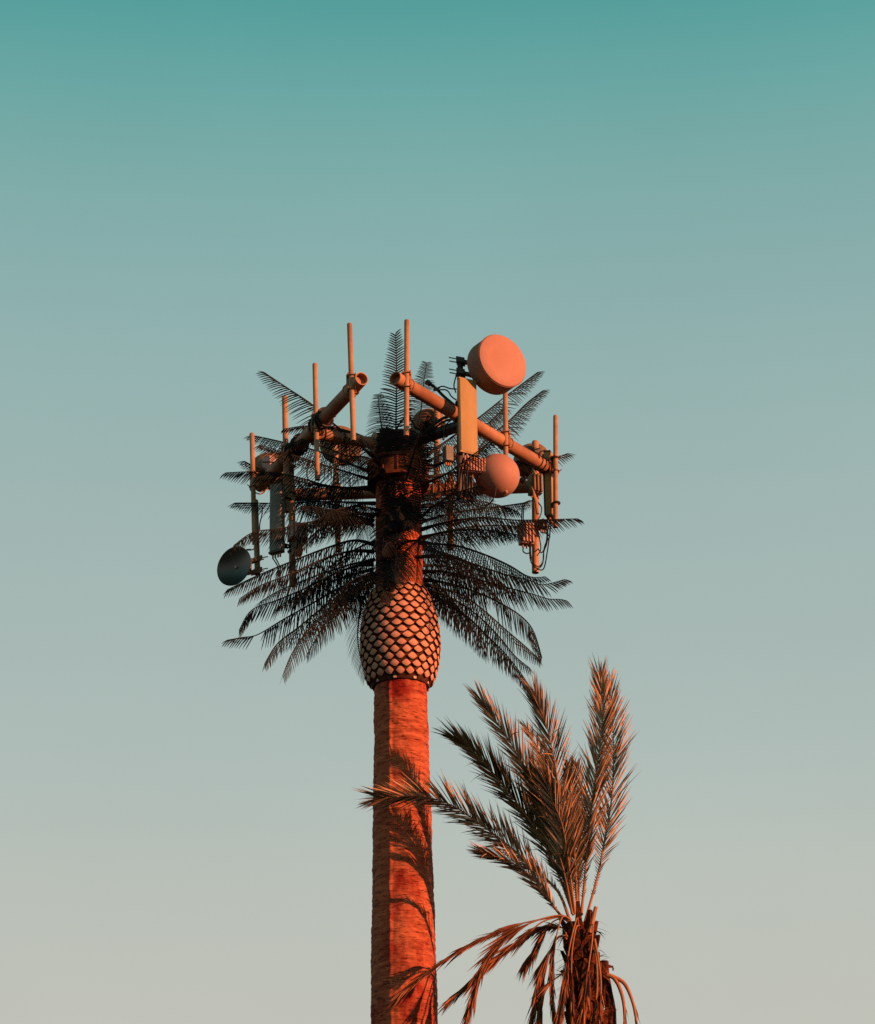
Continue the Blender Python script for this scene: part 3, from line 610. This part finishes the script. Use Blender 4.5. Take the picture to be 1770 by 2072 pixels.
cable([P(*Z2(x, y), dq(-.6)) for x, y in ((440, 1000), (520, 930), (600, 870), (660, 848), (720, 850))], 'heavy black cable climbing above the dark support arm to the sloping pipe', .026)
cable([P(*Z2(x, y), dq(-.7)) for x, y in ((480, 1000), (560, 930), (640, 880), (700, 870))], 'second heavy black cable close under the one above the dark support arm', .018)
cable([P(*Z2(x, y), dq(-.5)) for x, y in ((620, 1010), (630, 950), (650, 900), (690, 870))], 'thin black wire rising from the grey box to the sloping pipe')
cable([P(*Z2(x, y), dq(-.9)) for x, y in ((350, 860), (380, 900), (400, 940), (470, 950), (560, 900))], 'black cable dipping across the tallest pole foot towards the upright fronds', .018)
cable([P(*Z2(x, y), .2) for x, y in ((240, 980), (262, 920), (300, 870), (320, 860))], 'short black cable curling beside the foot of the tallest pole', .016)
cable([P(*ZC(x, y), dB + .5) for x, y in ((235, 735), (310, 790), (370, 890), (410, 1000), (428, 1100), (440, 1190))], 'tan conduit curving from the ball-shaped dome down the lowest pole', .030, M_hose, 'conduit')
cable([P(*Z1(x, y), dB + .5) for x, y in ((1060, 1620), (1040, 1700), (1050, 1780), (1110, 1830), (1250, 1850))], 'thin black cable looping down beside the bare middle pole among the fronds')
cable([P(*Z1(x, y), .5) for x, y in ((1180, 1440), (1300, 1480), (1420, 1530), (1530, 1560))], 'black cable hanging under the sunlit support arm')
cable([P(*Z3(x, y), dL1 + .1) for x, y in ((360, 872), (385, 872), (405, 858), (415, 840))], 'short black cable from the low dark dish up to its pole', .01)
# wrapped cable bundle on the left pipe
for q, lab in ((.38, 'black cable coil wrapped round the pipe beside the tall bare pole'), (.62, 'black cable coil wrapped round the lower half of the shaded pipe')):
    m = MB(); e = pL[0].lerp(pL[1], q); pd = (pL[1] - pL[0]).normalized(); o0 = thing('cable_coil', e, lab, 'cable')
    uu = pd.cross(V((0, 0, 1))).normalized(); ww = uu.cross(pd); m.tube([e + pd * (k * .0085 - .25) + (uu * math.cos(k * .42) + ww * math.sin(k * .42)) * (.14 + .012 * math.sin(k * .13)) for k in range(60)], .024, 6); m.build('sheath', M_cable, o0)
m = MB(); e = on_pipe(pR, 1092); pd = (pR[1] - pR[0]).normalized(); o0 = thing('cable_coil', e, 'black cable loops round the lower end of the sunlit pipe', 'cable'); uu = pd.cross(V((0, 0, 1))).normalized(); ww = uu.cross(pd)
m.tube([e + pd * (k * .009 - .2) + (uu * math.cos(k * .5) + ww * math.sin(k * .5)) * .128 for k in range(50)], .010, 6); m.build('sheath', M_cable, o0)

# ------------------------------------------------------------------ the living palm in front
PD = 1.15
palm = thing('palm_tree', (P(1175, 1990, PD).x, -PD, 0), 'living date palm with upright orange lit fronds and drooping dead ones, beside the mast', 'palm tree')
def leaflet(m, p, d, wv, ll, w, grav=0.0, seg=4, mi=0):
    q = V(p); d = V(d); nrm = d.cross(wv).normalized(); vs = []
    for k in range(seg + 1):
        f = k / seg; ww = w * (.55 + .9 * f if f < .4 else max(.04, 1.0 - (f - .4) / .6 * .97)); wq = (wv - d * wv.dot(d)).normalized()
        nq = d.cross(wq).normalized(); vs += [q - wq * ww, q + nq * ww * .45, q + wq * ww]
        q = q + d * (ll / seg); d = (d + V((0, 0, -1)) * grav).normalized()
    m.add(vs, [f for a in range(seg) for f in ((a * 3, a * 3 + 1, a * 3 + 4, a * 3 + 3), (a * 3 + 1, a * 3 + 2, a * 3 + 5, a * 3 + 4))], mi)
def palm_frond(pts, d1, lm, leaf=.70, n=80, seed=0, d0=PD, bare=.2, spread=1.0, r=.025, lab=None):
    rnd = random.Random(seed + 50); k = len(pts) - 1
    P3 = [P(x, y, d0 + (d1 - d0) * (i / k) ** 1.1) for i, (x, y) in enumerate(pts)]; sp = spline(P3, 43)[:40]; m = MB()
    m.tube(sp, [r * (1 - .85 * (i / 39) ** .8) for i in range(40)], 6, mi=1)
    for i in range(n):
        u = bare * .35 + (1 - bare * .35) * i / (n - 1); f = min(38.99, u * 39); j = int(f); p = sp[j].lerp(sp[j + 1], f - j)
        T_ = (sp[min(j + 2, 39)] - sp[max(j - 2, 0)]).normalized(); S, N = basis(T_, .0)
        # turn the blade so that its flat side is partly towards the viewer
        V_ = (CAM - p).normalized(); S2 = (S + T_.cross(V_).normalized() * math.copysign(.9, S.dot(T_.cross(V_)))).normalized(); N2 = S2.cross(T_)
        sh = min(1, max(.12, (u - bare * .5) / .22)) * (1 - .30 * max(0, (u - .5) / .5) ** 1.5)
        for sg in (-1, 1):
            if rnd.random() < .05: continue
            for rep in range((2 if rnd.random() < .55 else 1) if u > bare else 1):
                ang = R(rnd.uniform(21, 37)) * spread * (1 - .10 * u - .38 * max(0, (u - .72) / .28)) if u > bare else R(40); oo = rnd.uniform(-.1, .45)
                d = (T_ * math.cos(ang) + (S2 * sg * math.cos(oo) + N2 * math.sin(oo)) * math.sin(ang)).normalized()
                wv = (S2 * sg * .5 + N2 * rnd.uniform(-1, 1) + V_.cross(d) * 1.2); ll = leaf * sh * rnd.uniform(.78, 1.15); leaflet(m, p, d, wv, ll, .0135 * (.5 + .5 * min(1, sh * 1.5)) * rnd.uniform(.8, 1.15), rnd.uniform(-.01, .05))
                if rnd.random() < .02: leaflet(m, p, (d + V((rnd.uniform(-.8, .8), rnd.uniform(-.5, .5), -.5))).normalized(), wv, ll * .6, .01, .3)
    T_ = (sp[39] - sp[36]).normalized(); S, N = basis(T_, 0)
    for i in range(12):
        a = rnd.uniform(0, 6.28); d = (T_ + (S * math.cos(a) + N * math.sin(a)) * rnd.uniform(0, .22)).normalized(); leaflet(m, sp[37 + i % 3], d, V((rnd.uniform(-1, 1), rnd.uniform(-1, 1), rnd.uniform(-.5, .5))), leaf * rnd.uniform(.45, .7), .0115, rnd.uniform(0, .03))
    o = m.build('frond', [lm, M_petiole], palm, angle=70)
    if lab: o['label'] = lab
    return o
B0 = (1168, 1880)
GF = [
 (zz(Z7, (1190, 1990), (1080, 1560), (980, 1250), (860, 960), (720, 680), (560, 440), (410, 240)), 1.4, M_leaf, {}),
 (zz(Z7, (1200, 2010), (1060, 1640), (900, 1330), (700, 1060), (450, 760), (190, 560)), .95, M_leafg, dict(n=100, leaf=.74)),
 (zz(Z7, (1210, 2000), (1130, 1500), (1090, 1100), (1040, 740), (960, 450), (850, 190)), 2.4, M_leaf, {}),
 (zz(Z7, (1260, 2010), (1290, 1700), (1320, 1300), (1375, 900), (1420, 560), (1420, 280), (1400, 30)), .7, M_leaf, dict(n=90, leaf=.70)),
 (zz(Z7, (1290, 2060), (1390, 1700), (1440, 1440), (1500, 1080), (1515, 700), (1495, 380), (1465, 90)), .15, M_leaf, dict(bare=.3)),
 (zz(Z7, (1170, 2050), (1080, 1830), (930, 1680), (730, 1500), (500, 1320), (250, 1150), (0, 1075), (-300, 1085), (-480, 1110)), .82, M_leaf, dict(n=104, leaf=.66, spread=1.3)),
 (zz(Z7, (1160, 2060), (1080, 1990), (880, 1720), (700, 1590), (560, 1540), (430, 1490)), 1.5, M_leaf, dict(n=52, leaf=.45)),
 (zz(Z7, (1190, 2000), (1060, 1300), (990, 900), (890, 640), (790, 480)), .4, M_leaf, dict(n=50, leaf=.45)),
 (zz(Z7, (1235, 2010), (1250, 1500), (1265, 1150), (1245, 950), (1210, 770)), .5, M_leaf, dict(n=50, leaf=.42)),
 (zz(Z7, (1190, 2000), (1120, 1650), (1010, 1280), (920, 1050), (840, 860)), 1.8, M_leafg, dict(n=60)),
 (zz(Z7, (1210, 2000), (1160, 1600), (1110, 1300), (1030, 1100), (960, 900)), 2.0, M_leaf, dict(n=56)),
 (zz(Z7, (1230, 2000), (1210, 1600), (1190, 1250), (1175, 1000), (1160, 800)), 1.6, M_leafg, dict(n=56, leaf=.45)),
]
for i, (pts, d1, lm, kw) in enumerate(GF): palm_frond(pts, d1, lm, seed=i, **kw)
def dead_frond(pts, d1, n=46, leaf=.55, seed=0, d0=PD + .25, r=.015, fan=0.0, bare=.25):
    rnd = random.Random(seed + 500); k = len(pts) - 1; P3 = [P(x, y, d0 + (d1 - d0) * i / k) for i, (x, y) in enumerate(pts)]; sp = spline(P3, 40); m = MB()
    m.tube(sp, [r * (1 - .75 * i / 39) for i in range(40)], 6, mi=1)
    n = int(n * 1.5)
    for i in range(n):
        u = bare + (1 - bare) * i / n; f = min(38.99, u * 39 * .97); j = int(f); p = sp[j].lerp(sp[j + 1], f - j); T_ = (sp[min(j + 2, 39)] - sp[max(j - 1, 0)]).normalized()
        for sg in (-1, 1):
            a = rnd.uniform(0, 6.28); s = T_.orthogonal().normalized(); s2 = T_.cross(s); d = (T_ + (s * math.cos(a) + s2 * math.sin(a)) * rnd.uniform(.04, .26) + V((0, 0, -1)) * fan * rnd.random()).normalized()
            leaflet(m, p + (s * math.cos(a) + s2 * math.sin(a)) * r * .4, d, V((rnd.uniform(-1, 1), rnd.uniform(-1, 1), rnd.uniform(-1, 1))), leaf * rnd.uniform(.6, 1.2) * (1.1 - .4 * u), .0155, rnd.uniform(.02, .10) + fan * .1)
    o = m.build('frond', [M_dead, M_petiole], palm, angle=70); o['label'] = 'dry drooping orange brown frond'; return o
DF = [
 (zz(Z8, (1180, 745), (1100, 695), (920, 728), (760, 765), (560, 840), (380, 930), (120, 1090), (-80, 1240), (-240, 1410)), 1.8, dict(n=60, leaf=.40)),
 (zz(Z8, (1180, 740), (1090, 705), (950, 745), (800, 870), (600, 1030), (430, 1190), (190, 1395)), 2.2, dict(n=70, leaf=.5)),
 (zz(Z8, (1180, 735), (1100, 692), (900, 735), (690, 850), (550, 990), (470, 1150), (390, 1400), (320, 1640)), 2.4, dict(n=80, leaf=.55)),
 (zz(Z8, (1190, 760), (1130, 715), (1040, 740), (960, 830), (890, 960), (810, 1090)), 1.6, dict(n=34, leaf=.5, fan=.5, bare=.4)),
 (zz(Z8, (1150, 850), (1075, 865), (1010, 980), (950, 1120), (900, 1350), (850, 1640)), 1.9, dict(n=56, leaf=.5)),
 (zz(Z8, (1180, 730), (1115, 700), (1070, 830), (1035, 1010), (1025, 1250), (1060, 1640)), 2.5, dict(n=44, leaf=.4)),
 (zz(Z8, (1235, 760), (1225, 715), (1180, 880), (1145, 1080), (1120, 1300), (1060, 1640)), 2.6, dict(n=70, leaf=.5, bare=.4)),
 (zz(Z8, (1240, 770), (1215, 800), (1185, 1000), (1185, 1250), (1200, 1640)), 2.5, dict(n=40, leaf=.4, bare=.5)),
 (zz(Z8, (1350, 760), (1345, 900), (1320, 1080), (1300, 1280), (1250, 1640)), 2.5, dict(n=60, leaf=.55, bare=.45)),
 (zz(Z8, (1365, 880), (1395, 1050), (1415, 1250), (1400, 1640)), 2.4, dict(n=14, leaf=.3, r=.022, bare=.6)),
 (zz(Z8, (1370, 960), (1385, 1150), (1380, 1330), (1340, 1640)), 2.3, dict(n=14, leaf=.3, r=.022, bare=.6)),
 (zz(Z8, (1170, 1110), (1090, 1165), (1000, 1240), (945, 1370), (925, 1640)), 1.9, dict(n=36, leaf=.4)),
 (zz(Z8, (1145, 875), (1080, 865), (1000, 1000), (945, 1200), (925, 1640)), 1.5, dict(n=40, leaf=.45)),
 (zz(Z8, (1150, 860), (1120, 800), (1080, 780), (1030, 770), (900, 800), (780, 870)), 1.3, dict(n=40, leaf=.45, fan=.35)),
]
for i, (pts, d1, kw) in enumerate(DF): dead_frond(pts, d1 - .58, seed=i, **kw)
# trunk with old leaf bases
def lumpy(m, pts, rr, amp, n=40, seed=0, mi=0):
    sp = spline(pts, 70); k = len(sp)
    for (p0, r0) in ((0, 0),): pass
    vs = []; fs = []
    for i, p in enumerate(sp):
        f = i / (k - 1) * (len(rr) - 1); a0 = int(min(f, len(rr) - 2)); r = rr[a0] + (rr[a0 + 1] - rr[a0]) * (f - a0)
        for j in range(n):
            a = 2 * math.pi * j / n; q = r * (1 + amp * noise.noise((math.cos(a) * 1.6 + seed, math.sin(a) * 1.6, p.z * 4.5)) + amp * .6 * noise.noise((math.cos(a) * 4 + seed, math.sin(a) * 4, p.z * 12)))
            vs.append(p + V((math.cos(a), math.sin(a), 0)) * q)
    for i in range(k - 1):
        for j in range(n): j2 = (j + 1) % n; fs.append((i * n + j, i * n + j2, (i + 1) * n + j2, (i + 1) * n + j))
    fs += [tuple(range(n - 1, -1, -1)), tuple((k - 1) * n + j for j in range(n))]
    m.add(vs, fs, mi)
m = MB(); e0 = P(*Z8(1300, 1640), PD); lumpy(m, [V((e0.x, -PD, 0)), V((e0.x, -PD, e0.z * .6)), e0, P(*Z8(1290, 1300), PD), P(*Z8(1260, 1000), PD), P(*Z8(1225, 760), PD)], [.36, .34, .29, .29, .27, .17], .22)
m.build('trunk', M_boot, palm, angle=180)
rb = random.Random(5)
for i in range(44):
    y = 690 + i * 20; a = R(-90 + (i * 137.5) % 360 - 0); c = P(*Z8(1240 + (y - 760) * .09, y + 60), PD); rr = .23 + .0001 * (y - 700)
    d = V((math.cos(a), math.sin(a), 0)); p0 = c + d * (rr - .05); q = MB(); w = rb.uniform(.03, .065); hgt = rb.uniform(.12, .30); s = V((-d.y, d.x, 0))
    tip = p0 + V((0, 0, hgt)) + d * rb.uniform(.06, .15); lo_ = p0 - V((0, 0, .12))
    q.add([lo_ - s * w * 1.3, lo_ + s * w * 1.3, p0 + s * w + d * .06, p0 - s * w + d * .06, tip + s * w * .5, tip - s * w * .5, tip - d * .05 + s * w * .45, tip - d * .05 - s * w * .45, lo_ - d * .1 + s * w, lo_ - d * .1 - s * w],
          [(0, 1, 2, 3), (3, 2, 4, 5), (5, 4, 6, 7), (2, 1, 8, 6, 4), (0, 3, 5, 7, 9), (7, 6, 8, 9)])
    q.build('leaf_base', M_boot, palm)
fb = MB()
for i in range(260):
    y = rb.uniform(720, 1600); a = rb.uniform(0, 6.28); c = P(*Z8(1240 + (y - 760) * .09, y), PD); d = V((math.cos(a), math.sin(a), 0)); rr = rb.uniform(.22, .30) * (.75 + .25 * min(1, (y - 700) / 250))
    leaflet(fb, c + d * rr, (d * rb.uniform(.1, .8) + V((rb.uniform(-.3, .3), 0, rb.uniform(-1, .35)))).normalized(), V((-d.y, d.x, rb.uniform(-.5, .5))), rb.uniform(.1, .34), rb.uniform(.006, .013), rb.uniform(.1, .35))
fb.build('fibre', M_boot, palm)
q = MB(); q.tube(spline([P(*Z8(x, y), PD + .15) for x, y in ((1325, 830), (1350, 730), (1375, 625))], 8), [.045, .042, .038, .036, .034, .032, .03, .03], 8); q.build('cut_stalk', M_petiole, palm)
# ------------------------------------------------------------------ the second, headless trunk behind it
SD = .5
old = thing('palm_stump', (P(1245, 2060, SD).x, -SD, 0), 'headless shaggy palm trunk standing just behind the living palm, two dry stalks hanging from it', 'palm tree')
m = MB(); e0 = P(*Z8(1500, 1640), SD)
lumpy(m, [V((e0.x, -SD, 0)), V((e0.x, -SD, e0.z * .6)), e0, P(*Z8(1490, 1450), SD), P(*Z8(1470, 1290), SD), P(*Z8(1445, 1225), SD), P(*Z8(1440, 1120), SD), P(*Z8(1440, 1055), SD)], [.30, .30, .25, .235, .20, .12, .10, .07], .28, seed=4)
m.build('trunk', M_boot, old, angle=180)
for pts in (zz(Z8, (1460, 1160), (1520, 1180), (1600, 1230), (1660, 1360), (1690, 1500), (1705, 1640)), zz(Z8, (1460, 1165), (1510, 1180), (1560, 1260), (1595, 1400), (1605, 1640))):
    m = MB(); sp = spline([P(x, y, SD + .15) for x, y in pts], 30); m.tube(sp, [.036 - .0006 * i for i in range(30)], 7, mi=1); rnd = random.Random(len(pts))
    for i in range(24):
        k = 12 + int(17 * i / 24); T_ = (sp[k] - sp[k - 1]).normalized(); leaflet(m, sp[k], (T_ + V((rnd.uniform(-.15, .15), rnd.uniform(-.15, .15), -.05))).normalized(), V((1, rnd.uniform(-1, 1), 0)), rnd.uniform(.2, .4), .010, .03)
    m.build('dry_stalk', [M_dead, M_petiole], old, angle=70)
for pts in (zz(Z8, (1465, 1080), (1500, 1095), (1512, 1110), (1508, 1125)), zz(Z8, (1468, 1100), (1490, 1098), (1510, 1092))):
    m = MB(); m.tube(spline([P(x, y, SD) for x, y in pts], 10), .013, 6); m.build('hooked_stalk', M_boot, old)
sc.cycles.use_denoising = False
